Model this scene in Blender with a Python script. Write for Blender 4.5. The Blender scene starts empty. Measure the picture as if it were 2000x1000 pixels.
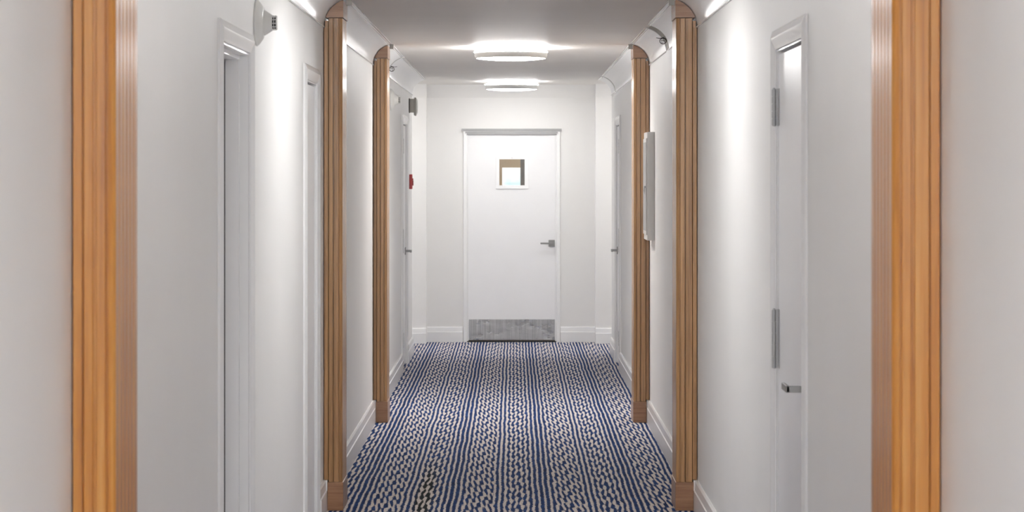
import bpy, bmesh, math
from mathutils import Vector, Matrix
SC = bpy.context.scene
COL = SC.collection
PI = math.pi
CAMZ = 1.65
F = 4600.0            # focal length in pixels of a 2000 px wide frame
WL, WR = 0.93, 0.90   # distance of the left and right wall from the camera axis
CEIL = CAMZ + 0.86
YB, YW = -3.6, 21.6   # corridor back end and where the side walls stop
YE = 23.0             # end wall (recessed centre)

# ---------------------------------------------------------------- materials
def mat(name, color, rough=0.5, metal=0.0, spec=0.5, coat=0.0):
    m = bpy.data.materials.new(name); m.use_nodes = True
    b = m.node_tree.nodes['Principled BSDF']
    b.inputs['Base Color'].default_value = (*color, 1)
    b.inputs['Roughness'].default_value = rough
    b.inputs['Metallic'].default_value = metal
    b.inputs['Specular IOR Level'].default_value = spec
    b.inputs['Coat Weight'].default_value = coat
    return m

def N(m, t, **kw):
    n = m.node_tree.nodes.new(t)
    for k, v in kw.items():
        setattr(n, k, v)
    return n
def L(m, a, b): m.node_tree.links.new(a, b)
def math_node(m, op, a, b=None, c=None, clamp=False):
    n = N(m, 'ShaderNodeMath', operation=op); n.use_clamp = clamp
    for i, v in enumerate((a, b, c)):
        if v is None: continue
        if isinstance(v, (int, float)): n.inputs[i].default_value = v
        else: L(m, v, n.inputs[i])
    return n.outputs[0]
def noise(m, vec, scale, detail=2.0, rough=0.5):
    n = N(m, 'ShaderNodeTexNoise'); L(m, vec, n.inputs['Vector'])
    n.inputs['Scale'].default_value = scale; n.inputs['Detail'].default_value = detail
    n.inputs['Roughness'].default_value = rough
    return n.outputs['Fac']
def mapping(m, vec, scale=(1,1,1), loc=(0,0,0)):
    n = N(m, 'ShaderNodeMapping'); L(m, vec, n.inputs['Vector'])
    n.inputs['Scale'].default_value = scale; n.inputs['Location'].default_value = loc
    return n.outputs[0]
def ramp(m, fac, stops, interp='LINEAR'):
    n = N(m, 'ShaderNodeValToRGB'); L(m, fac, n.inputs['Fac'])
    cr = n.color_ramp; cr.interpolation = interp
    while len(cr.elements) < len(stops): cr.elements.new(0.5)
    for e, (p, c) in zip(cr.elements, stops):
        e.position = p
        e.color = (c, c, c, 1) if isinstance(c, (int, float)) else (*c, 1)
    return n.outputs['Color']
def coords(m):
    g = N(m, 'ShaderNodeNewGeometry'); return g.outputs['Position']

def painted(name, color, rough, var=0.02, scale=3.0, bump=0.02, spec=0.5, bscale=350):
    m = mat(name, color, rough, spec=spec)
    b = m.node_tree.nodes['Principled BSDF']; p = coords(m)
    f = noise(m, p, scale, 4, 0.6)
    c = ramp(m, f, [(0.3, tuple(x*(1-var) for x in color)), (0.7, tuple(min(1, x*(1+var)) for x in color))])
    L(m, c, b.inputs['Base Color'])
    bn = N(m, 'ShaderNodeBump'); bn.inputs['Strength'].default_value = bump; bn.inputs['Distance'].default_value = 0.002
    L(m, noise(m, p, bscale, 2), bn.inputs['Height']); L(m, bn.outputs[0], b.inputs['Normal'])
    return m

M = {}
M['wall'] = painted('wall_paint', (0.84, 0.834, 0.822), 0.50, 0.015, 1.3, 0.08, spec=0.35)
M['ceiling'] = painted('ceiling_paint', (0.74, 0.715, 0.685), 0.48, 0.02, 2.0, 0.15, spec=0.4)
_m = M['ceiling']; _b = [n for n in _m.node_tree.nodes if n.type == 'BUMP'][0]      # roller streaks across the corridor
L(_m, noise(_m, mapping(_m, coords(_m), (2.2, 26, 1)), 1.0, 4, 0.6), _b.inputs['Height']); _b.inputs['Strength'].default_value = 0.25; _b.inputs['Distance'].default_value = 0.006
M['trim'] = painted('gloss_trim_paint', (0.85, 0.85, 0.85), 0.22, 0.01, 5.0, 0.03, bscale=60)
M['door'] = painted('white_door_paint', (0.86, 0.86, 0.87), 0.30, 0.01, 4.0, 0.05, bscale=40)
M['cove'] = painted('cove_plastic', (0.86, 0.87, 0.88), 0.28, 0.01, 6.0, 0.10, bscale=14)
M['device'] = painted('device_plastic', (0.78, 0.78, 0.75), 0.35, 0.01, 20, 0.02)
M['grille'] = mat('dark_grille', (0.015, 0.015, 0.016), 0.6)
M['alarm'] = painted('alarm_grey_plastic', (0.46, 0.44, 0.40), 0.45, 0.02, 30, 0.02)
M['alarm_back'] = mat('alarm_back_box', (0.16, 0.15, 0.14), 0.5)
M['red'] = painted('red_plastic', (0.42, 0.012, 0.012), 0.3, 0.03, 30, 0.02)
M['panel'] = painted('panel_enamel', (0.66, 0.65, 0.63), 0.35, 0.015, 8, 0.02)
M['steel'] = mat('satin_nickel', (0.27, 0.265, 0.26), 0.38, 1.0)
M['hinge'] = mat('hinge_metal', (0.46, 0.46, 0.46), 0.45, 0.35)
M['bracket'] = painted('bracket_metal', (0.40, 0.39, 0.36), 0.4, 0.05, 40, 0.05)
M['batten'] = painted('joint_batten', (0.30, 0.29, 0.25), 0.6, 0.04, 30, 0.05)
M['wire'] = mat('wire_insulation', (0.05, 0.04, 0.035), 0.5)
M['greytrim'] = painted('head_shade_inset_grey', (0.36, 0.36, 0.36), 0.4, 0.02, 20, 0.02)  # grey for the painted shade at the door head and the cabinet inset
M['pan'] = mat('lamp_pan', (0.85, 0.85, 0.85), 0.4)
M['beige'] = painted('beige_vestibule', (0.62, 0.49, 0.28), 0.6, 0.03, 3, 0.05)
M['brown'] = painted('brown_board', (0.20, 0.15, 0.10), 0.5, 0.05, 6, 0.05)

def emissive(name, col, st):
    m = mat(name, (0.9, 0.9, 0.9), 0.4)
    b = m.node_tree.nodes['Principled BSDF']
    b.inputs['Emission Color'].default_value = (*col, 1); b.inputs['Emission Strength'].default_value = st
    return m
M['band'] = mat('lamp_band', (0.60, 0.60, 0.59), 0.5)
for _k, _s in (('', 1.0), ('_a', 0.50), ('_b', 1.60), ('_c', 0.90), ('_d', 1.05), ('_e', 0.17), ('_f', 0.45)):
    M['diffuser'+_k] = emissive('lamp_diffuser'+_k, (1.0, 0.995, 0.988), 42.0*_s)
    M['glow'+_k] = emissive('lamp_glow_ring'+_k, (1.0, 0.995, 0.988), 95.0*_s)

M['diffuser_v'] = emissive('lamp_diffuser_v', (1.0, 0.90, 0.70), 75.0)  # warm emission for the added vestibule light
def glass():
    m = mat('clear_glass', (1, 1, 1), 0.0)
    b = m.node_tree.nodes['Principled BSDF']
    b.inputs['Transmission Weight'].default_value = 1.0; b.inputs['IOR'].default_value = 1.45
    return m
M['glass'] = glass()

def wood(name, dark, mid, light, horizontal=False, rough=0.34, broad=1.0):
    m = mat(name, mid, rough, spec=0.5, coat=0.45)
    b = m.node_tree.nodes['Principled BSDF']; b.inputs['Coat Roughness'].default_value = 0.18
    p = coords(m)
    s = (60, 60, 1.2) if not horizontal else (2.0, 2.0, 60)
    s2 = (520, 520, 7) if not horizontal else (14, 14, 520)
    w = mapping(m, p, s); w2 = mapping(m, p, s2)
    a = noise(m, w, 1.0*broad, 4, 0.6); fgr = noise(m, w2, 1.0, 3, 0.6)
    mix = math_node(m, 'ADD', math_node(m, 'MULTIPLY', a, 0.62), math_node(m, 'MULTIPLY', fgr, 0.38))
    c = ramp(m, mix, [(0.34, dark), (0.50, mid), (0.66, light)])
    L(m, c, b.inputs['Base Color'])
    bn = N(m, 'ShaderNodeBump'); bn.inputs['Strength'].default_value = 0.12; bn.inputs['Distance'].default_value = 0.002
    L(m, fgr, bn.inputs['Height']); L(m, bn.outputs[0], b.inputs['Normal'])
    return m
M['oak'] = wood('oak_vertical', (0.205, 0.095, 0.030), (0.385, 0.200, 0.073), (0.50, 0.280, 0.118))
M['oak_h'] = wood('oak_horizontal', (0.190, 0.085, 0.036), (0.300, 0.143, 0.065), (0.37, 0.190, 0.092), True)
M['honey'] = wood('honey_vertical', (0.32, 0.105, 0.012), (0.47, 0.185, 0.024), (0.54, 0.26, 0.060), broad=1.0)
M['honey_h'] = wood('honey_horizontal', (0.36, 0.14, 0.03), (0.50, 0.22, 0.06), (0.56, 0.29, 0.10), True)

def brushed():
    m = mat('brushed_kick_plate', (0.5, 0.5, 0.5), 0.3, 1.0)
    b = m.node_tree.nodes['Principled BSDF']; p = coords(m)
    st = noise(m, mapping(m, p, (90, 1, 2.5)), 1.0, 4, 0.6)
    bl = noise(m, mapping(m, p, (5, 1, 9)), 1.0, 3, 0.6)
    c = ramp(m, st, [(0.3, (0.36, 0.36, 0.36)), (0.7, (0.58, 0.58, 0.58))])
    L(m, c, b.inputs['Base Color'])
    r = ramp(m, bl, [(0.35, 0.22), (0.65, 0.42)])
    L(m, r, b.inputs['Roughness'])
    b.inputs['Anisotropic'].default_value = 0.5
    bn = N(m, 'ShaderNodeBump'); bn.inputs['Strength'].default_value = 0.35; bn.inputs['Distance'].default_value = 0.01
    L(m, bl, bn.inputs['Height']); L(m, bn.outputs[0], b.inputs['Normal'])
    return m
M['kick'] = brushed()

def carpet():
    m = mat('carpet_pattern', (0.3, 0.3, 0.3), 0.95, spec=0.1)
    b = m.node_tree.nodes['Principled BSDF']; p = coords(m)
    sep = N(m, 'ShaderNodeSeparateXYZ'); L(m, p, sep.inputs[0]); X, Y = sep.outputs[0], sep.outputs[1]
    PX, C, PY = 0.464, 0.029, 0.43
    # ragged yarn edges and slow waviness
    jag = noise(m, mapping(m, p, (25, 60, 1)), 1.0, 2, 0.6)
    wav = noise(m, mapping(m, p, (4, 1.6, 1)), 1.0, 1, 0.5)
    x = math_node(m, 'ADD', X, math_node(m, 'MULTIPLY', math_node(m, 'SUBTRACT', jag, 0.5), 0.020))
    x = math_node(m, 'ADD', x, math_node(m, 'MULTIPLY', math_node(m, 'SUBTRACT', wav, 0.5), 0.018))
    # place inside the broad repeat, 0..1, thick solid stripes at 0
    t = math_node(m, 'FRACT', math_node(m, 'ADD', math_node(m, 'DIVIDE', X, PX), 20 - 0.15/PX))
    b_amt = ramp(m, t, [(0.0, 0.05), (0.09, 0.15), (0.16, 0.75), (0.30, 1.0), (0.44, 0.95), (0.50, 0.10), (0.56, 0.15),
                        (0.64, 0.85), (0.80, 0.80), (0.90, 0.3), (1.0, 0.05)])
    ph = ramp(m, t, [(0.0, 0.0), (0.12, 0.10), (0.30, 0.62), (0.45, 1.0), (0.46, 0.45), (0.52, 0.40), (0.66, 0.60), (0.84, 0.25), (1.0, 0.0)])
    ycyc = math_node(m, 'DIVIDE', Y, PY)
    # lateral snaking that follows the row repeat, makes the S shaped links
    arg0 = math_node(m, 'MULTIPLY', math_node(m, 'ADD', ycyc, math_node(m, 'MULTIPLY', ph, 2.2)), 2*PI)
    snake = math_node(m, 'MULTIPLY', math_node(m, 'SINE', arg0), math_node(m, 'MULTIPLY', b_amt, 0.0045))
    xs = math_node(m, 'ADD', x, snake)
    d1 = math_node(m, 'COSINE', math_node(m, 'MULTIPLY', xs, 2*PI/C))
    arg = math_node(m, 'MULTIPLY', math_node(m, 'ADD', math_node(m, 'MULTIPLY', ycyc, 2.0), math_node(m, 'MULTIPLY', ph, 4.5)), 2*PI)
    d2 = math_node(m, 'MULTIPLY', math_node(m, 'SINE', arg), math_node(m, 'MULTIPLY', b_amt, 0.78))
    arg3 = math_node(m, 'MULTIPLY', math_node(m, 'ADD', ycyc, math_node(m, 'MULTIPLY', ph, -1.5)), 2*PI)
    d3 = math_node(m, 'MULTIPLY', math_node(m, 'SINE', arg3), math_node(m, 'MULTIPLY', b_amt, 0.38))
    speck = noise(m, mapping(m, p, (130, 60, 1)), 1.0, 2, 0.6)
    thick = ramp(m, t, [(0.0, 0.78), (0.12, 0.42), (0.2, 0.30), (0.45, 0.30), (0.5, 0.45), (0.6, 0.34), (0.9, 0.42), (1.0, 0.78)])
    f = math_node(m, 'ADD', math_node(m, 'ADD', d1, d2), d3)
    f = math_node(m, 'ADD', f, math_node(m, 'MULTIPLY', math_node(m, 'SUBTRACT', speck, 0.5), 1.3))
    f = math_node(m, 'ADD', f, math_node(m, 'SUBTRACT', thick, 0.27))
    mask = math_node(m, 'ADD', math_node(m, 'MULTIPLY', f, 2.6), 0.5, clamp=True)
    tone = noise(m, mapping(m, p, (30, 9, 1)), 1.0, 3, 0.6)
    blue = ramp(m, tone, [(0.3, (0.006, 0.017, 0.060)), (0.55, (0.009, 0.036, 0.135)), (0.75, (0.018, 0.068, 0.225))])
    # a worn streak where the blue yarn is nearly black
    sx = math_node(m, 'SUBTRACT', 1.0, math_node(m, 'DIVIDE', math_node(m, 'ABSOLUTE', math_node(m, 'ADD', X, 0.455)), 0.055), clamp=True)
    sy = math_node(m, 'SUBTRACT', 1.0, math_node(m, 'DIVIDE', math_node(m, 'ABSOLUTE', math_node(m, 'SUBTRACT', Y, 11.9)), 1.7), clamp=True)
    st = math_node(m, 'MULTIPLY', math_node(m, 'MULTIPLY', sx, sy), 2.4, clamp=True)
    ms = N(m, 'ShaderNodeMix', data_type='RGBA'); L(m, st, ms.inputs['Factor']); L(m, blue, ms.inputs['A']); ms.inputs['B'].default_value = (0.010, 0.014, 0.016, 1)
    blue = ms.outputs['Result']
    tone2 = noise(m, mapping(m, p, (160, 50, 1)), 1.0, 3, 0.7)
    cream = ramp(m, tone2, [(0.30, (0.38, 0.33, 0.29)), (0.5, (0.66, 0.60, 0.56)), (0.7, (0.80, 0.77, 0.75))])
    mx = N(m, 'ShaderNodeMix', data_type='RGBA')
    L(m, mask, mx.inputs['Factor']); L(m, cream, mx.inputs['A']); L(m, blue, mx.inputs['B'])
    L(m, mx.outputs['Result'], b.inputs['Base Color'])
    bn = N(m, 'ShaderNodeBump'); bn.inputs['Strength'].default_value = 0.5; bn.inputs['Distance'].default_value = 0.004
    L(m, speck, bn.inputs['Height']); L(m, bn.outputs[0], b.inputs['Normal'])
    return m
M['carpet'] = carpet()

# ---------------------------------------------------------------- helpers
class MB:
    def __init__(s): s.bm = bmesh.new()
    def poly_extrude(s, pts, a, b, fn):
        """prism: pts are 2D, a/b the two ends, fn(p, t) -> xyz"""
        v0 = [s.bm.verts.new(fn(p, a)) for p in pts]; v1 = [s.bm.verts.new(fn(p, b)) for p in pts]
        n = len(pts)
        s.bm.faces.new(v0); s.bm.faces.new(v1[::-1])
        for i in range(n):
            s.bm.faces.new((v0[i], v0[(i+1) % n], v1[(i+1) % n], v1[i]))
        return s
    def box(s, x0, x1, y0, y1, z0, z1, bev=0.0):
        t = bmesh.new()
        vs = [t.verts.new((x, y, z)) for x in (x0, x1) for y in (y0, y1) for z in (z0, z1)]
        for f in ((0,1,3,2), (4,6,7,5), (0,4,5,1), (2,3,7,6), (0,2,6,4), (1,5,7,3)): t.faces.new([vs[i] for i in f])
        if bev: bmesh.ops.bevel(t, geom=t.edges[:], offset=bev, segments=2, affect='EDGES', profile=0.5)
        s.merge(t); return s
    def merge(s, t):
        mp = {v: s.bm.verts.new(v.co) for v in t.verts}
        for f in t.faces:
            nf = s.bm.faces.new([mp[v] for v in f.verts]); nf.smooth = f.smooth
        t.free()
    def lathe(s, prof, origin, axis, seg=48, smooth=True):
        """prof: (r, h) list along axis"""
        ax = Vector(axis).normalized()
        u = ax.orthogonal().normalized(); w = ax.cross(u); o = Vector(origin)
        rings = []
        for r, h in prof:
            if r < 1e-6: rings.append([s.bm.verts.new(o + ax*h)])
            else: rings.append([s.bm.verts.new(o + ax*h + (u*math.cos(2*PI*i/seg) + w*math.sin(2*PI*i/seg))*r) for i in range(seg)])
        for a, b in zip(rings, rings[1:]):
            for i in range(seg):
                j = (i+1) % seg
                if len(a) == 1 and len(b) == 1: continue
                if len(a) == 1: f = s.bm.faces.new((a[0], b[i], b[j]))
                elif len(b) == 1: f = s.bm.faces.new((a[i], b[0], a[j]))
                else: f = s.bm.faces.new((a[i], b[i], b[j], a[j]))
                f.smooth = smooth
        return s
    def tube(s, pts, r, seg=8):
        pts = [Vector(p) for p in pts]; rings = []
        for i, p in enumerate(pts):
            d = (pts[min(i+1, len(pts)-1)] - pts[max(i-1, 0)]).normalized()
            u = d.cross(Vector((0.13, 0.31, 0.94))).normalized(); w = d.cross(u)
            rings.append([s.bm.verts.new(p + (u*math.cos(2*PI*k/seg) + w*math.sin(2*PI*k/seg))*r) for k in range(seg)])
        for a, b in zip(rings, rings[1:]):
            for k in range(seg):
                f = s.bm.faces.new((a[k], a[(k+1) % seg], b[(k+1) % seg], b[k])); f.smooth = True
        s.bm.faces.new(rings[0][::-1]); s.bm.faces.new(rings[-1]); return s
    def build(s, name, m, parent=None, origin=None, sharp=True):
        bmesh.ops.recalc_face_normals(s.bm, faces=s.bm.faces[:])
        me = bpy.data.meshes.new(name)
        o = bpy.data.objects.new(name, me)
        if parent is not None: off = parent.location.copy()
        elif origin is not None: off = Vector(origin)
        else: off = Vector((0, 0, 0))
        bmesh.ops.translate(s.bm, verts=s.bm.verts[:], vec=-off)
        if sharp:
            for e in s.bm.edges:
                if len(e.link_faces) == 2 and e.calc_face_angle(0) > math.radians(32): e.smooth = False
        s.bm.to_mesh(me); s.bm.free()
        me.materials.append(M[m]); COL.objects.link(o)
        if parent is not None: o.parent = parent
        else: o.location = off
        return o

def thing(name, loc, label, cat, group=None, kind=None):
    o = bpy.data.objects.new(name, None); o.empty_display_size = 0.1
    COL.objects.link(o); o.location = loc
    tag(o, label, cat, group, kind); return o
def tag(o, label=None, cat=None, group=None, kind=None):
    if label: o['label'] = label
    if cat: o['category'] = cat
    if group: o['group'] = group
    if kind: o['kind'] = kind
    return o
def W(side): return WL if side < 0 else WR
def SX(side, u): return side*(W(side) - u)     # u: distance off the wall into the corridor
def xr(side, u0, u1):
    a, b = SX(side, u0), SX(side, u1); return (min(a, b), max(a, b))

# ---------------------------------------------------------------- doors layout
CW = 0.067
HEAD = CAMZ + 0.488
DOORS = [  # side, y0, y1 (outer casing), deep?
    (-1, 7.40, 8.34, True), (-1, 10.41, 11.16, False), (-1, 19.50, 20.45, False),
    (1, 7.20, 8.12, False), (1, 19.72, 20.62, False)]
PIL = {-1: [4.945, 11.51, 15.57], 1: [4.945, 11.51, 15.57]}
PD = 0.29   # pilaster depth along the corridor
TH = 0.16

# ---------------------------------------------------------------- shell
MB().box(-3.2, 3.2, YB-0.3, 29, -0.12, 0).build('floor', 'carpet')
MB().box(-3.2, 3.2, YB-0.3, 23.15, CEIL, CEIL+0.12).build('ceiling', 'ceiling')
for side, nm in ((-1, 'wall_left'), (1, 'wall_right')):
    mb = MB(); y = YB
    for s_, y0, y1, deep in [d for d in DOORS if d[0] == side]:
        a, b = y0+CW-0.008, y1-CW+0.008
        mb.box(*xr(side, 0, -TH), y, a, 0, CEIL)
        mb.box(*xr(side, 0, -TH), a, b, HEAD-CW+0.008, CEIL)
        mb.box(*xr(side, -TH-0.002, -TH-0.05), a-0.1, b+0.1, 0, CEIL)
        y = b
    mb.box(*xr(side, 0, -TH), y, YW, 0, CEIL)
    mb.build(nm, 'wall')
MB().box(-1.2, 1.2, YB-0.15, YB, 0, CEIL).build('wall_back', 'wall')
# lobby past the end of the side walls
DX0, DX1 = -0.44, 0.405      # end door leaf
DTOP = CAMZ + 0.375
mb = MB()
mb.box(-2.6, -0.845, YE-0.2, YE+0.15, 0, CEIL); mb.box(0.795, 2.6, YE-0.2, YE+0.15, 0, CEIL)
mb.box(-0.845, DX0-0.02, YE, YE+0.15, 0, CEIL); mb.box(DX1+0.02, 0.795, YE, YE+0.15, 0, CEIL)
mb.box(DX0-0.02, DX1+0.02, YE, YE+0.15, DTOP+0.02, CEIL)
mb.build('wall_end', 'wall')
mb = MB(); mb.box(-2.75, -2.6, YW-0.15, YE+0.15, 0, CEIL); mb.box(-2.6, -WL-TH, YW-0.15, YW, 0, CEIL); mb.build('wall_lobby_left', 'wall')
mb = MB(); mb.box(2.6, 2.75, YW-0.15, YE+0.15, 0, CEIL); mb.box(WR+TH, 2.6, YW-0.15, YW, 0, CEIL); mb.build('wall_lobby_right', 'wall')
for n in ('floor', 'ceiling', 'wall_left', 'wall_right', 'wall_back', 'wall_end', 'wall_lobby_left', 'wall_lobby_right'):
    bpy.data.objects[n]['kind'] = 'structure'

# vestibule seen through the little pane of the end door
mb = MB()
VY = 27.0
mb.box(-1.3, -1.2, YE+0.15, VY, 0, CEIL); mb.box(1.2, 1.3, YE+0.15, VY, 0, CEIL)
mb.box(-1.3, 1.3, YE+0.15, VY+0.1, CEIL-0.01, CEIL+0.1)
gx0, gx1, gz0, gz1 = -0.135, 0.085, 1.0, CAMZ+0.066
mb.box(-1.3, gx0, VY, VY+0.06, 0, CEIL); mb.box(gx1, 1.3, VY, VY+0.06, 0, CEIL)
mb.box(gx0, gx1, VY, VY+0.06, 0, gz0); mb.box(gx0, gx1, VY, VY+0.06, gz1, CEIL)
mb.build('wall_vestibule', 'beige')['kind'] = 'structure'
win = thing('window_1', (0, VY, gz0), None, None, kind='structure')
mb = MB()
for a in ((gx0-0.03, gx0+0.004, gz0-0.03, gz1+0.03), (gx1-0.004, gx1+0.03, gz0-0.03, gz1+0.03)): mb.box(a[0], a[1], VY-0.012, VY-0.001, a[2], a[3])
mb.box(gx0, gx1, VY-0.012, VY-0.001, gz1-0.004, gz1+0.03); mb.box(gx0, gx1, VY-0.012, VY-0.001, gz0-0.03, gz0+0.004)
mb.build('window_frame', 'beige', win)
MB().box(gx0+0.001, gx1-0.001, VY+0.02, VY+0.026, gz0+0.001, gz1-0.001).build('window_pane', 'glass', win)
o = MB().box(0.073, 0.22, 24.95, 25.0, 0, CEIL-0.012).build('trim_9', 'brown'); o['kind'] = 'structure'

# ---------------------------------------------------------------- baseboards
BB = [(0, 0), (0.020, 0), (0.020, 0.098), (0.015, 0.102), (0.013, 0.142), (0.008, 0.150), (0, 0.150)]
def base_run(mb, side, y0, y1):
    mb.poly_extrude(BB, y0, y1, lambda p, t: (SX(side, p[0]), t, p[1]))
for side, nm in ((-1, 'baseboard_left'), (1, 'baseboard_right')):
    mb = MB(); marks = [YB]
    blocks = [(y, y+PD) for y in PIL[side]] + [(d[1], d[2]) for d in DOORS if d[0] == side]
    y = YB
    for a, b in sorted(blocks):
        if a - y > 0.02: base_run(mb, side, y, a-0.001)
        y = b + 0.001
    base_run(mb, side, y, YW)
    mb.build(nm, 'trim')['kind'] = 'structure'
mb = MB()
def base_x(mb, x0, x1, yy): mb.poly_extrude(BB, x0, x1, lambda p, t: (t, yy-p[0], p[1]))
base_x(mb, -2.6, -0.845, YE-0.2); base_x(mb, 0.795, 2.6, YE-0.2)
base_x(mb, -0.845, DX0-0.055, YE); base_x(mb, DX1+0.055, 0.795, YE)
mb.build('baseboard_end', 'trim')['kind'] = 'structure'

# ---------------------------------------------------------------- side doors
PROF = [(0, 0), (0, 0.007), (0.006, 0.010), (0.026, 0.017), (0.031, 0.016), (0.058, 0.008), (CW, 0.006), (CW, 0)]
def casing(mb, y0, y1, zt, fn, prof=PROF):
    rows = []
    for a, h in prof:
        rows.append([mb.bm.verts.new(fn(q, h, z)) for q, z in ((y0+a, 0), (y0+a, zt-a), (y1-a, zt-a), (y1-a, 0))])
    n = len(rows)
    for i in range(n):
        r0, r1 = rows[i], rows[(i+1) % n]
        for k in range(3): mb.bm.faces.new((r0[k], r0[k+1], r1[k+1], r1[k]))
    mb.bm.faces.new([r[0] for r in rows]); mb.bm.faces.new([r[3] for r in rows])

def hinge(parent, side, yh, zc, h):
    mb = MB(); n = 5; g = 0.0025; sg = h/n; uc = 0.011
    for k in range(n):
        mb.lathe([(0, 0), (0.0075, 0), (0.0075, sg-g), (0, sg-g)], (SX(side, uc), yh, zc-h/2+k*sg), (0, 0, 1), 14)
    mb.lathe([(0, 0), (0.0045, 0), (0.0045, h+0.004), (0, h+0.006)], (SX(side, uc), yh, zc-h/2-0.002), (0, 0, 1), 12)
    mb.box(*xr(side, -0.006, 0.005), yh-0.0018, yh+0.0018, zc-h/2, zc+h/2)
    mb.box(*xr(side, -0.0055, -0.003), yh-0.03, yh-0.002, zc-h/2, zc+h/2)
    return mb.build('hinge', 'hinge', parent)

def lever(parent, side, yl, zl, u0, to):
    """square rose, square spindle and a flat bar that runs along the door towards 'to'"""
    rose = MB().box(*xr(side, u0, u0+0.008), yl-0.026, yl+0.026, zl-0.032, zl+0.032, 0.0015).build('lever_handle', 'steel', parent)
    mb = MB()
    mb.box(*xr(side, u0+0.007, u0+0.058), yl-0.009, yl+0.009, zl-0.010, zl+0.010, 0.001)
    mb.box(*xr(side, u0+0.048, u0+0.060), min(yl-0.009*to, yl+0.115*to), max(yl-0.009*to, yl+0.115*to), zl-0.010, zl+0.010, 0.0015)
    o = mb.build('grip', 'steel', rose)
    # parts are placed through the thing's origin; the rose sits at that same origin
    return rose

DL = ['door_1', 'door_2', 'door_3', 'door_4', 'door_5']
for nm, (side, y0, y1, deep) in zip(DL, DOORS):
    rt = thing(nm, (SX(side, 0), (y0+y1)/2, 0), None, None, kind='structure')
    mb = MB(); casing(mb, y0, y1, HEAD, lambda q, h, z: (SX(side, h+0.0003), q, z)); mb.build('door_casing', 'trim', rt)
    a, b, zt = y0+CW-0.007, y1-CW+0.007, HEAD-CW+0.007
    mb = MB()   # jamb lining
    mb.box(*xr(side, 0, -TH), a, a+0.014, 0, zt); mb.box(*xr(side, 0, -TH), b-0.014, b, 0, zt)
    mb.box(*xr(side, 0, -TH), a+0.014, b-0.014, zt-0.014, zt)
    if deep:
        mb.box(*xr(side, -0.032, -0.080), b-0.030, b-0.014, 0, zt-0.014)
        mb.box(*xr(side, -0.032, -0.080), a+0.014, a+0.030, 0, zt-0.014)
        mb.box(*xr(side, -0.032, -0.080), a+0.030, b-0.030, zt-0.030, zt-0.014)
    mb.build('door_jamb', 'trim', rt)
    ia, ib, iz = a+0.018, b-0.018, zt-0.024
    ul = -0.090 if deep else -0.006
    MB().box(*xr(side, ul, ul-0.042), ia, ib, 0.012, iz, 0.001).build('door_leaf', 'door', rt)
    if not deep:
        hy = ib if side > 0 and y0 < 10 else (ia if y0 > 15 else None)
        if hy is not None:
            for zc, hh in ((CAMZ+0.225, 0.126), (CAMZ-0.565, 0.200), (CAMZ-1.39, 0.126)): hinge(rt, side, hy, zc, hh)
        if y0 < 10: lever(rt, side, ia+0.045, CAMZ-0.672, ul, 1)
        elif y0 > 15: lever(rt, side, ib-0.06, CAMZ-0.672, ul, -1)
    if deep:
        mb = MB(); mb.box(*xr(side, -0.0805, -0.0895), b-0.029, b-0.0145, 0.012, iz); mb.box(*xr(side, -0.0805, -0.0895), ia, b-0.029, iz-0.012, iz)  # black strip paints in the shade of the gap beside the leaf
        tag(mb.build('gap_shade_strip', 'grille', rt), 'black strip standing in for the shade in the gap beside the door')
        MB().box(*xr(side, -0.004, -0.012), a-0.0+0.010, a+0.0155, CAMZ-0.66, CAMZ-0.60).build('strike_plate', 'steel', rt)

# ---------------------------------------------------------------- end door
ed = thing('door_6', ((DX0+DX1)/2, YE, 0), None, None, kind='structure')
EP = [(0, 0), (0, 0.016), (0.004, 0.020), (0.034, 0.020), (0.038, 0.014), (0.050, 0.012), (0.050, 0)]
mb = MB(); casing(mb, DX0-0.050, DX1+0.050, DTOP+0.042, lambda q, h, z: (q, YE-h-0.0003, z), EP); mb.build('door_casing', 'trim', ed)
mb = MB()
mb.box(DX0-0.018, DX0-0.003, YE-0.008, YE+0.15, 0, DTOP+0.012); mb.box(DX1+0.003, DX1+0.018, YE-0.008, YE+0.15, 0, DTOP+0.012)
mb.box(DX0-0.003, DX1+0.003, YE+0.05, YE+0.15, DTOP-0.004, DTOP+0.012); mb.build('door_jamb', 'trim', ed)
mb = MB()  # strips whose grey colour stands in for shade on the head mouldings
mb.box(DX0-0.066, DX1+0.064, YE-0.030, YE-0.0205, DTOP+0.034, DTOP+0.058, 0.002)
mb.box(DX0-0.030, DX1+0.026, YE-0.028, YE-0.0205, DTOP+0.013, DTOP+0.028, 0.001)
mb.box(DX0-0.015, DX1+0.012, YE-0.030, YE-0.0205, DTOP+0.001, DTOP+0.014, 0.001)
tag(mb.build('head_shade_strip', 'greytrim', ed), 'grey strips standing in for the shaded bands of the door head')
vx0, vx1, vz0, vz1 = -0.140, 0.110, CAMZ-0.122, CAMZ+0.136
mb = MB(); ya, yb = YE-0.008, YE+0.037
for (p, q, r, s) in ((DX0, vx0, 0.02, DTOP), (vx1, DX1, 0.02, DTOP), (vx0, vx1, 0.02, vz0), (vx0, vx1, vz1, DTOP)): mb.box(p, q, ya, yb, r, s)
leaf = mb.build('door_leaf', 'door', ed)
mb = MB()
fw = 0.032
for (p, q, r, s) in ((vx0-fw, vx0+0.002, vz0-fw, vz1+fw), (vx1-0.002, vx1+fw, vz0-fw, vz1+fw), (vx0+0.002, vx1-0.002, vz1-0.002, vz1+fw-0.008), (vx0+0.002, vx1-0.002, vz0-fw, vz0+0.002)):
    mb.box(p, q, ya-0.010, ya-0.0002, r, s, 0.0015)
fr = mb.build('viewing_frame', 'trim', ed)
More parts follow.
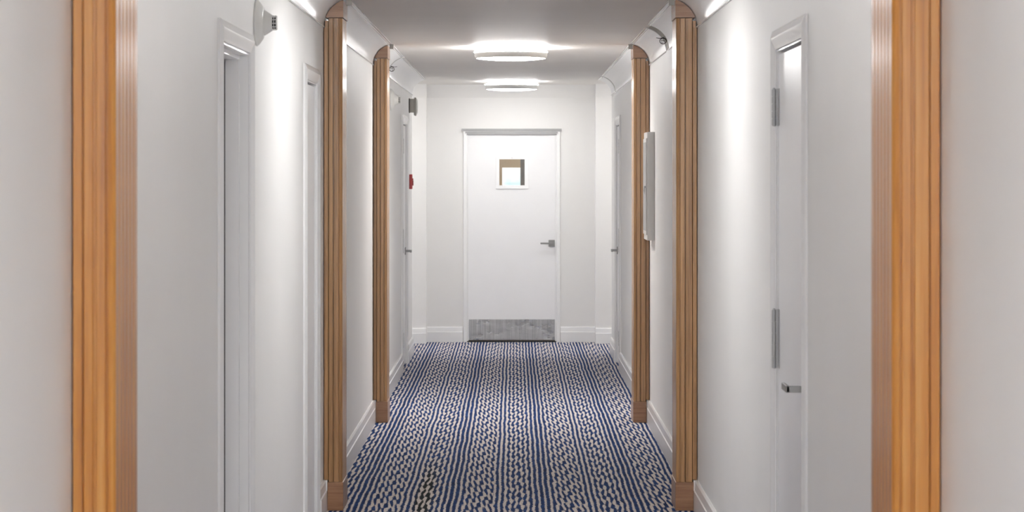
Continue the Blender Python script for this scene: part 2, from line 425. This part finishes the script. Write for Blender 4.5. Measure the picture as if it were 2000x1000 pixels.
MB().lathe([(0, 0), (0.004, 0), (0.004, 0.0015), (0, 0.002)], ((vx0+vx1)/2, ya-0.010, vz1+0.012), (0, -1, 0), 12).build('screw', 'hinge', fr)
MB().box(vx0+0.003, vx1-0.003, YE+0.010, YE+0.016, vz0+0.003, vz1-0.003).build('door_glass', 'glass', ed)
kz0, kz1 = 0.022, 0.222
kp = MB().box(DX0+0.005, DX1-0.002, ya-0.0025, ya-0.0003, kz0, kz1, 0.0008).build('kick_plate', 'kick', ed)
mb = MB()
for i in range(6):
    xx = DX0+0.02 + i*(DX1-DX0-0.04)/5
    for zz in (kz0+0.012, kz1-0.012): mb.lathe([(0, 0), (0.0035, 0), (0.0025, 0.0015), (0, 0.0018)], (xx, ya-0.0025, zz), (0, -1, 0), 10)
mb.build('screws', 'steel', kp)
MB().box(DX0-0.015, DX1+0.012, YE-0.02, YE+0.13, 0.0002, 0.010, 0.002).build('threshold', 'grille', ed)
lz = CAMZ-0.685
rose = MB().box(0.342, 0.402, ya-0.009, ya-0.0003, lz-0.032, lz+0.032, 0.0015).build('lever_handle', 'steel', ed)
mb = MB(); mb.box(0.362, 0.382, ya-0.058, ya-0.008, lz-0.010, lz+0.010, 0.001); mb.box(0.262, 0.382, ya-0.062, ya-0.050, lz-0.008, lz+0.008, 0.0015); mb.build('grip', 'steel', rose)

# fix grips: their mesh was baked relative to a parent that itself sits at its own parent's origin
# ---------------------------------------------------------------- coves
def cove_pt(side, t, bulge=0.027, top=0.850):
    """t 0..1 from the wall up to the ceiling rail; gentle concave arc"""
    iu = 0.103 if side < 0 else 0.106
    a = Vector((0.0, CAMZ+0.718)); b = Vector((iu, CAMZ+top))
    ch = b-a; n = Vector((-ch.y, ch.x)).normalized()
    c = a + ch*t + n*(bulge*4*t*(1-t))
    # n points up towards the wall corner
    return (c.x, c.y)
def arc(side, off=0.0, n=14, bulge=0.027, top=0.850):
    pts = [cove_pt(side, i/n, bulge, top) for i in range(n+1)]
    if off:
        out = []
        for i, p in enumerate(pts):
            a = Vector(pts[max(0, i-1)]); b = Vector(pts[min(n, i+1)]); d = (b-a).normalized()
            out.append((p[0] + d.y*off, p[1] - d.x*off))
        return out
    return pts
def cove(side, y0, y1, label, gap=None):
    rt = thing('cove_panel', (SX(side, 0.05), (y0+y1)/2, CAMZ+0.72), label, 'cove panel', 'curved white panels between wall and ceiling')
    lo = arc(side); hi = arc(side, -0.004)
    mb = MB(); fn = lambda p, t: (SX(side, max(p[0], 0.0008)), t, p[1])
    ring = lo + hi[::-1]
    v0 = [mb.bm.verts.new(fn(p, y0)) for p in ring]; v1 = [mb.bm.verts.new(fn(p, y1)) for p in ring]
    n = len(ring)
    for i in range(n):
        f = mb.bm.faces.new((v0[i], v0[(i+1) % n], v1[(i+1) % n], v1[i])); f.smooth = True
    k = len(lo)
    for vv in (v0, v1):
        for i in range(k-1): mb.bm.faces.new((vv[i], vv[i+1], vv[n-2-i], vv[n-1-i]))
    mb.build('panel', 'cove', rt)
    mb = MB(); mb.box(*xr(side, 0.0008, 0.007), y0, y1, CAMZ+0.712, CAMZ+0.7175, 0.001); mb.build('bottom_bead', 'trim', rt)
    iu = 0.103 if side < 0 else 0.106
    mb = MB(); mb.box(*xr(side, iu-0.004, iu+0.006), y0, y1, CAMZ+0.851, CEIL-0.001); mb.box(*xr(side, iu+0.006, iu+0.020), y0, y1, CEIL-0.006, CEIL-0.001); mb.build('top_rail', 'trim', rt)
    if gap:      # olive batten that shows through the open joint beside this panel
        a_, b_ = arc(side, -0.0045), arc(side, -0.012)
        rg = [(max(p[0], 0.0008), p[1]) for p in a_] + [(max(p[0], 0.0004), min(p[1], CEIL-0.002)) for p in b_[::-1]]
        mb = MB(); mb.poly_extrude(rg, gap[0], gap[1], lambda p, t: (SX(side, p[0]), t, p[1])); tag(mb.build('joint_batten', 'batten', rt), 'olive grey batten behind the open joint')
    return rt
cove(-1, YB+0.01, 5.10, 'white cove panel along the left wall nearest the camera')
cove(-1, 5.102, 11.65, 'white cove panel above the recessed door at the top left of the photo')
cove(-1, 11.652, 15.70, 'white cove panel on the left between the two farther wooden pilasters')
cove(-1, 15.702, 17.35, 'short white cove panel just behind the farthest left pilaster', (17.34, 17.45))
cove(-1, 17.44, YW, 'white cove panel at the far end of the left wall above the grey alarm')
cove(1, YB+0.01, 5.10, 'white cove panel along the right wall nearest the camera')
cove(1, 5.102, 11.65, 'white cove panel above the hinged door at the top right of the photo')
cove(1, 11.652, 13.60, 'white cove panel on the right, on the near side of the gap with the wire', (13.59, 13.89))
cove(1, 13.88, 15.70, 'white cove panel on the right, between the wire gap and farthest right pilaster')
cove(1, 15.702, 20.75, 'long white cove panel at the far end of the right wall', (20.74, 20.88))
cove(1, 20.87, YW, 'small white cove end piece at the far end of the right wall')
# end wall cove
def cove_end(x0, x1, yy, name):
    pts = []
    n = 12
    for i in range(n+1):
        t = i/n; a = Vector((0.0, CAMZ+0.735)); b = Vector((0.10, CEIL)); c = a+(b-a)*t + Vector((-0.776, 0.63)).normalized()*0.014*4*t*(1-t)
        pts.append((max(0.0005, c.x), c.y-0.0006))
    ring = [(0.0005, CEIL-0.0006)] + pts[::1]
    mb = MB(); mb.poly_extrude(ring, x0, x1, lambda p, t: (t, yy-p[0], p[1]))
    mb.build(name, 'wall')['kind'] = 'structure'
cove_end(-2.59, -0.8449, YE-0.2, 'trim_1'); cove_end(0.7949, 2.59, YE-0.2, 'trim_2'); cove_end(-0.8448, 0.7948, YE, 'trim_3')

# loose wires in the gaps
def wire(side, yc, zc, uc, label):
    mb = MB(); r = 0.019
    loop = [(SX(side, uc + r*math.cos(a)), yc + 0.02*math.sin(a*0.5), zc + r*0.85*math.sin(a)) for a in [2*PI*i/28*1.6+0.4 for i in range(29)]]
    mb.tube(loop, 0.0022)
    mb.tube([(SX(side, uc+0.040), yc-0.01, zc+0.018), (SX(side, uc+0.020), yc, zc+0.016), (SX(side, uc), yc, zc+0.019), (SX(side, uc-0.012), yc+0.03, zc+0.028)], 0.002)
    mb.tube([(SX(side, uc-0.012), yc+0.01, zc+0.002), (SX(side, uc+0.01), yc+0.012, zc+0.006), (SX(side, uc+0.006), yc, zc-0.014)], 0.002)
    o = mb.build('loose_wire', 'wire', origin=(SX(side, uc), yc, zc))
    return tag(o, label, 'wire')
wire(1, 13.70, CAMZ+0.768, 0.030, 'dark loop of wire poking from the gap in the right cove')
wire(-1, 17.40, CAMZ+0.768, 0.030, 'dark wire end poking from the left cove behind the farthest left pilaster')

# ---------------------------------------------------------------- pilasters
SHZ = CAMZ + 0.757
def pilaster(side, yf, label, honey=False):
    rt = thing('wooden_pilaster', (SX(side, 0.05), yf+PD/2, 0), label, 'pilaster', 'wooden wall pilasters along the corridor')
    mv, mh = ('honey', 'honey_h') if honey else ('oak', 'oak_h')
    T = 0.094 if side < 0 else 0.105     # how far it stands off the wall
    e = T - 0.104
    g = 0.004
    # plan outline (u, y) : face with grooves, then corridor side with flutes
    q = 0.006 if honey else 0.0045; gd = 0.006 if honey else 0.014
    fp = [(0.026, yf+0.003), (0.028, yf), (0.057+e-0.0015, yf), (0.057+e, yf+0.002), (0.057+e, yf+gd), (0.057+e+q, yf+gd), (0.057+e+q, yf+0.002), (0.0585+e+q, yf),
          (T-0.022, yf), (T-0.020, yf+0.002), (T-0.0195, yf+0.007), (T-0.0175, yf+0.007), (T-0.016, yf+0.003), (T-0.006, yf+0.002), (T, yf+0.008)]
    sp = []
    for k in range(1, 6):
        yy = yf + 0.006 + k*(PD-0.012)/6
        sp += [(T, yy-0.005), (T-0.003, yy-0.003), (T-0.003, yy+0.003), (T, yy+0.005)]
    pts = fp + sp + [(T, yf+PD-0.003), (T-0.003, yf+PD), (0.026, yf+PD)]
    mb = MB(); fn = lambda p, t: (SX(side, p[0]), p[1], t)
    mb.poly_extrude(pts, 0.140, SHZ, fn)
    shaft = mb.build('shaft', mv, rt)
    mb = MB(); mb.box(*xr(side, 0.0040, 0.0240), yf+0.005, yf+PD-0.004, 0.150, CAMZ+0.7115, 0.001); mb.box(*xr(side, 0.0085, 0.0238), yf+0.005, yf+PD-0.004, CAMZ+0.7116, CAMZ+0.744)
    mb.build('back_strip', mv, rt)
    mb = MB(); mb.box(*xr(side, 0.0208, T+0.004), yf-0.006, yf+PD+0.003, 0.0005, 0.1395, 0.002); mb.build('base_block', mh, rt)
    mb = MB(); mb.box(*xr(side, 0.001, 0.0204), yf-0.002, yf+PD, 0.0005, 0.148, 0.001); mb.build('base_return', 'trim', rt)
    # capital: flat bottom, curved top that follows the cove
    lo = [p for p in arc(side, 0.0012, 30, 0.0255, 0.849) if p[1] > SHZ+0.004 and p[0] < T+0.003]
    zc = max(p[1] for p in lo)
    poly = [(lo[0][0], SHZ+0.003)] + lo + [(T+0.004, min(zc, CAMZ+0.845)), (T+0.004, SHZ+0.003)]
    mb = MB(); mb.poly_extrude(poly, yf-0.005, yf+PD+0.003, lambda p, t: (SX(side, p[0]), t, p[1])); mb.build('capital', mh, rt)
    iu = 0.103 if side < 0 else 0.106
    MB().box(*xr(side, iu+0.0065, iu+0.034), yf+0.02, yf+0.05, CAMZ+0.822, CEIL-0.0065, 0.001).build('rail_bracket', 'bracket', rt)
    return rt
pilaster(-1, PIL[-1][0], 'large honey-coloured fluted wooden pilaster in the left foreground', True)
pilaster(-1, PIL[-1][1], 'fluted oak pilaster on the left beside the second left door, middle of three')
pilaster(-1, PIL[-1][2], 'farthest fluted oak pilaster on the left wall, with dark base block')
pilaster(1, PIL[1][0], 'large honey-coloured fluted wooden pilaster in the right foreground', True)
pilaster(1, PIL[1][1], 'fluted oak pilaster on the right wall, middle of the three')
pilaster(1, PIL[1][2], 'farthest fluted oak pilaster on the right, partly behind the grey wall cabinet')

# ---------------------------------------------------------------- ceiling lights
def lamp(y, label, k):
    rt = thing('ceiling_light', (-0.018, y, CEIL), label, 'ceiling light', 'round flush ceiling lights')
    o = (-0.018, y, CEIL)
    MB().lathe([(0, 0.0005), (0.205, 0.0005), (0.205, 0.022), (0, 0.022)], o, (0, 0, -1), 72).build('mounting_plate', 'pan', rt)
    MB().lathe([(0, 0.0225), (0.240, 0.0225), (0.250, 0.026), (0.252, 0.032), (0.250, 0.037), (0, 0.037)], o, (0, 0, -1), 72).build('glow_ring', 'glow'+k, rt)
    MB().lathe([(0, 0.0375), (0.250, 0.0375), (0.249, 0.060), (0.243, 0.074), (0.236, 0.0755), (0.2355, 0.070), (0, 0.070)], o, (0, 0, -1), 72).build('trim_ring', 'band', rt)
    MB().lathe([(0.2345, 0.0705), (0.2345, 0.0745), (0.20, 0.0800), (0.15, 0.0845), (0.08, 0.0875), (0, 0.0885)], o, (0, 0, -1), 72).build('diffuser', 'diffuser'+k, rt)
    return rt
lamp(22.10, 'farther of the two lit round white ceiling lights, above the end door', '_a')
lamp(16.14, 'nearer of the two lit round white ceiling lights in view', '_b')
lamp(9.50, 'lit round ceiling light just above the frame, in the stretch with the hinged right door', '_c')
lamp(5.90, 'added dim fill light above the foreground, out of frame between the pilasters and doors', '_e')  # added fill lamp, brightens the walls before the near doors
lamp(2.35, 'lit round ceiling light above the foreground pilasters, out of frame', '_d')
lamp(-2.6, 'lit round ceiling light behind the camera', '')
for _x, _n in ((-1.9, 'left'), (1.9, 'right')):  # added fill lamps, out of view, brighten the end wall from both sides
    _r = lamp(22.2, 'added fill light in the %s wing of the end landing, out of view' % _n, '_f'); _r.location.x += _x
# added lamp, unseen, that brightens the room behind the pane
rt = thing('vestibule_fill', (0.3, 25.6, CEIL-0.01), 'added warm fill lamp, unseen, in the room behind the end door', 'ceiling light')
MB().lathe([(0, 0.0005), (0.12, 0.0005), (0.12, 0.03), (0.10, 0.045), (0, 0.05)], (0.3, 25.6, CEIL-0.01), (0, 0, -1), 32).build('diffuser', 'diffuser_v', rt)

# ---------------------------------------------------------------- devices on the left wall
def smoke(y, z, label):
    side = -1
    rt = thing('smoke_detector', (SX(side, 0), y, z), label, 'smoke detector', 'white round detectors high on the left wall')
    o = (SX(side, 0.0005), y, z); ax = (1, 0, 0)
    MB().lathe([(0, 0), (0.083, 0), (0.084, 0.006), (0.076, 0.014), (0.056, 0.028), (0.052, 0.030), (0, 0.030)], o, ax, 56).build('base', 'device', rt)
    MB().lathe([(0, 0.0302), (0.046, 0.0302), (0.045, 0.034), (0.029, 0.058), (0.028, 0.060), (0, 0.060)], o, ax, 48).build('body', 'device', rt)
    mb = MB(); mb.lathe([(0, 0.0602), (0.022, 0.0602), (0.022, 0.0735), (0, 0.0735)], o, ax, 32); core = mb.build('sensor_core', 'grille', rt)
    mb = MB()
    mb.lathe([(0.0225, 0.0655), (0.027, 0.0655), (0.027, 0.0672), (0.0225, 0.0672), (0.0225, 0.0655)], o, ax, 32)
    mb.lathe([(0, 0.0737), (0.026, 0.0737), (0.0245, 0.077), (0, 0.078)], o, ax, 32)
    for k in range(12):
        a = 2*PI*k/12 + 0.13; cy, cz = y+0.0255*math.cos(a), z+0.0255*math.sin(a)
        mb.box(o[0]+0.0603, o[0]+0.0737, cy-0.0012, cy+0.0012, cz-0.0012, cz+0.0012)
    mb.build('grille_cage', 'device', rt)
smoke(8.50, CAMZ+0.542, 'nearer white smoke detector on the left wall between the two nearest doors')
smoke(17.80, CAMZ+0.553, 'farther white smoke detector on the left wall behind the farthest left pilaster')

rt = thing('alarm_sounder', (SX(-1, 0), 20.98, CAMZ+0.598), 'grey fire alarm sounder sticking out high on the far left wall', 'alarm')
x0 = -WL; yc = 20.98; zc = CAMZ+0.598
MB().box(x0+0.0005, x0+0.008, yc-0.055, yc+0.055, zc-0.062, zc+0.066, 0.001).build('back_box', 'alarm_back', rt)
MB().box(x0+0.0085, x0+0.045, yc-0.058, yc+0.058, zc-0.058, zc+0.062, 0.003).build('body', 'alarm', rt)
mb = MB(); mb.box(x0+0.0455, x0+0.064, yc-0.062, yc+0.062, zc-0.088, zc+0.074, 0.008); mb.build('front_cover', 'alarm', rt)
mb = MB()
mb.poly_extrude([(0, -0.080), (0.010, -0.06), (0.013, 0.0), (0.010, 0.05), (0, 0.068)], yc-0.05, yc+0.05, lambda p, t: (x0+0.0642+p[0], t, zc+p[1])); mb.build('strobe_lens', 'device', rt)

rt = thing('fire_pull_station', (SX(-1, 0), 21.05, CAMZ-0.07), 'red fire alarm pull station on the far left wall near the end', 'fire alarm')
yc, zc = 21.05, CAMZ-0.077
MB().box(x0+0.0005, x0+0.026, yc-0.055, yc+0.055, zc-0.066, zc+0.066, 0.004).build('housing', 'red', rt)
mb = MB(); mb.box(x0+0.0262, x0+0.034, yc-0.035, yc+0.035, zc+0.012, zc+0.030, 0.002); mb.box(x0+0.0262, x0+0.036, yc-0.008, yc+0.008, zc-0.035, zc+0.011, 0.002); mb.build('pull_handle', 'red', rt)

# electrical cabinet on the right wall
yc0, yc1, z0, z1 = 15.02, 15.40, CAMZ-0.430, CAMZ+0.262
rt = thing('wall_cabinet', (SX(1, 0), (yc0+yc1)/2, z0), 'flat grey electrical cabinet on the right wall in front of the farthest pilaster', 'electrical cabinet')
MB().box(*xr(1, 0.0005, 0.047), yc0, yc1, z0, z1, 0.0015).build('body', 'panel', rt)
dr = MB().box(*xr(1, 0.0474, 0.053), yc0+0.018, yc1-0.018, z0+0.035, z1-0.040, 0.0015).build('cabinet_door', 'panel', rt)
mb = MB(); mb.box(*xr(1, 0.0532, 0.0545), yc0+0.030, yc1-0.03, z0+0.060, z1-0.065); mb.build('inset_panel', 'greytrim', dr)
mb = MB(); mb.box(*xr(1, 0.0547, 0.060), yc0+0.03, yc0+0.055, CAMZ-0.095, CAMZ-0.083, 0.001)
mb.poly_extrude([(0.060, -0.083), (0.064, -0.083), (0.068, -0.110), (0.063, -0.135), (0.060, -0.135)], yc0+0.034, yc0+0.051, lambda p, t: (SX(1, p[0]), t, CAMZ+p[1])); mb.build('latch', 'steel', dr)

# children of children: meshes were baked relative to the parent's own location (zero for mesh parts), so shift them
for o in list(SC.objects):
    if o.parent and o.parent.parent:
        o.location = -Vector(o.parent.parent.location)
    elif o.parent is None:
        pass

# ---------------------------------------------------------------- outside
w = bpy.data.worlds.new('outside'); SC.world = w; w.use_nodes = True
nt = w.node_tree; bg = nt.nodes['Background']
tc = nt.nodes.new('ShaderNodeTexCoord'); nz = nt.nodes.new('ShaderNodeTexNoise'); nz.inputs['Scale'].default_value = 70
cr = nt.nodes.new('ShaderNodeValToRGB'); cr.color_ramp.elements[0].position = 0.40; cr.color_ramp.elements[0].color = (0.62, 0.90, 0.92, 1)
cr.color_ramp.elements[1].position = 0.55; cr.color_ramp.elements[1].color = (1, 1, 1, 1)
nt.links.new(tc.outputs['Generated'], nz.inputs['Vector']); nt.links.new(nz.outputs['Fac'], cr.inputs['Fac']); nt.links.new(cr.outputs['Color'], bg.inputs['Color'])
bg.inputs['Strength'].default_value = 0.98

# added area light high at the back wall, fills the corridor from behind
ld = bpy.data.lights.new('back_fill', 'AREA'); ld.shape = 'RECTANGLE'; ld.size = 1.6; ld.size_y = 0.5; ld.energy = 125; ld.color = (0.95, 0.98, 1.0)
lo = bpy.data.objects.new('back_fill', ld); COL.objects.link(lo); lo.location = (0, YB+0.06, 2.22); lo.rotation_euler = (PI/2, 0, 0)
# ---------------------------------------------------------------- camera
cd = bpy.data.cameras.new('camera'); cam = bpy.data.objects.new('camera', cd); COL.objects.link(cam)
cam.location = (0, 0, CAMZ); cam.rotation_euler = (PI/2, 0, 0)
cd.sensor_fit = 'HORIZONTAL'; cd.sensor_width = 36; cd.lens = F/2000*36
cd.shift_x = -3/2000; cd.shift_y = -(500-338)/2000
cd.dof.use_dof = True; cd.dof.focus_distance = 13.5; cd.dof.aperture_fstop = 9.0
cd.clip_start = 0.05; cd.clip_end = 200
SC.camera = cam
vs = SC.view_settings; vs.view_transform = 'Standard'; vs.look = 'None'; vs.exposure = 0.07; vs.gamma = 1.0; vs.use_curve_mapping = False
SC.cycles.max_bounces = 16; SC.cycles.diffuse_bounces = 12; SC.cycles.glossy_bounces = 6
SC.cycles.caustics_reflective = False; SC.cycles.caustics_refractive = False
SC.cycles.sample_clamp_indirect = 6
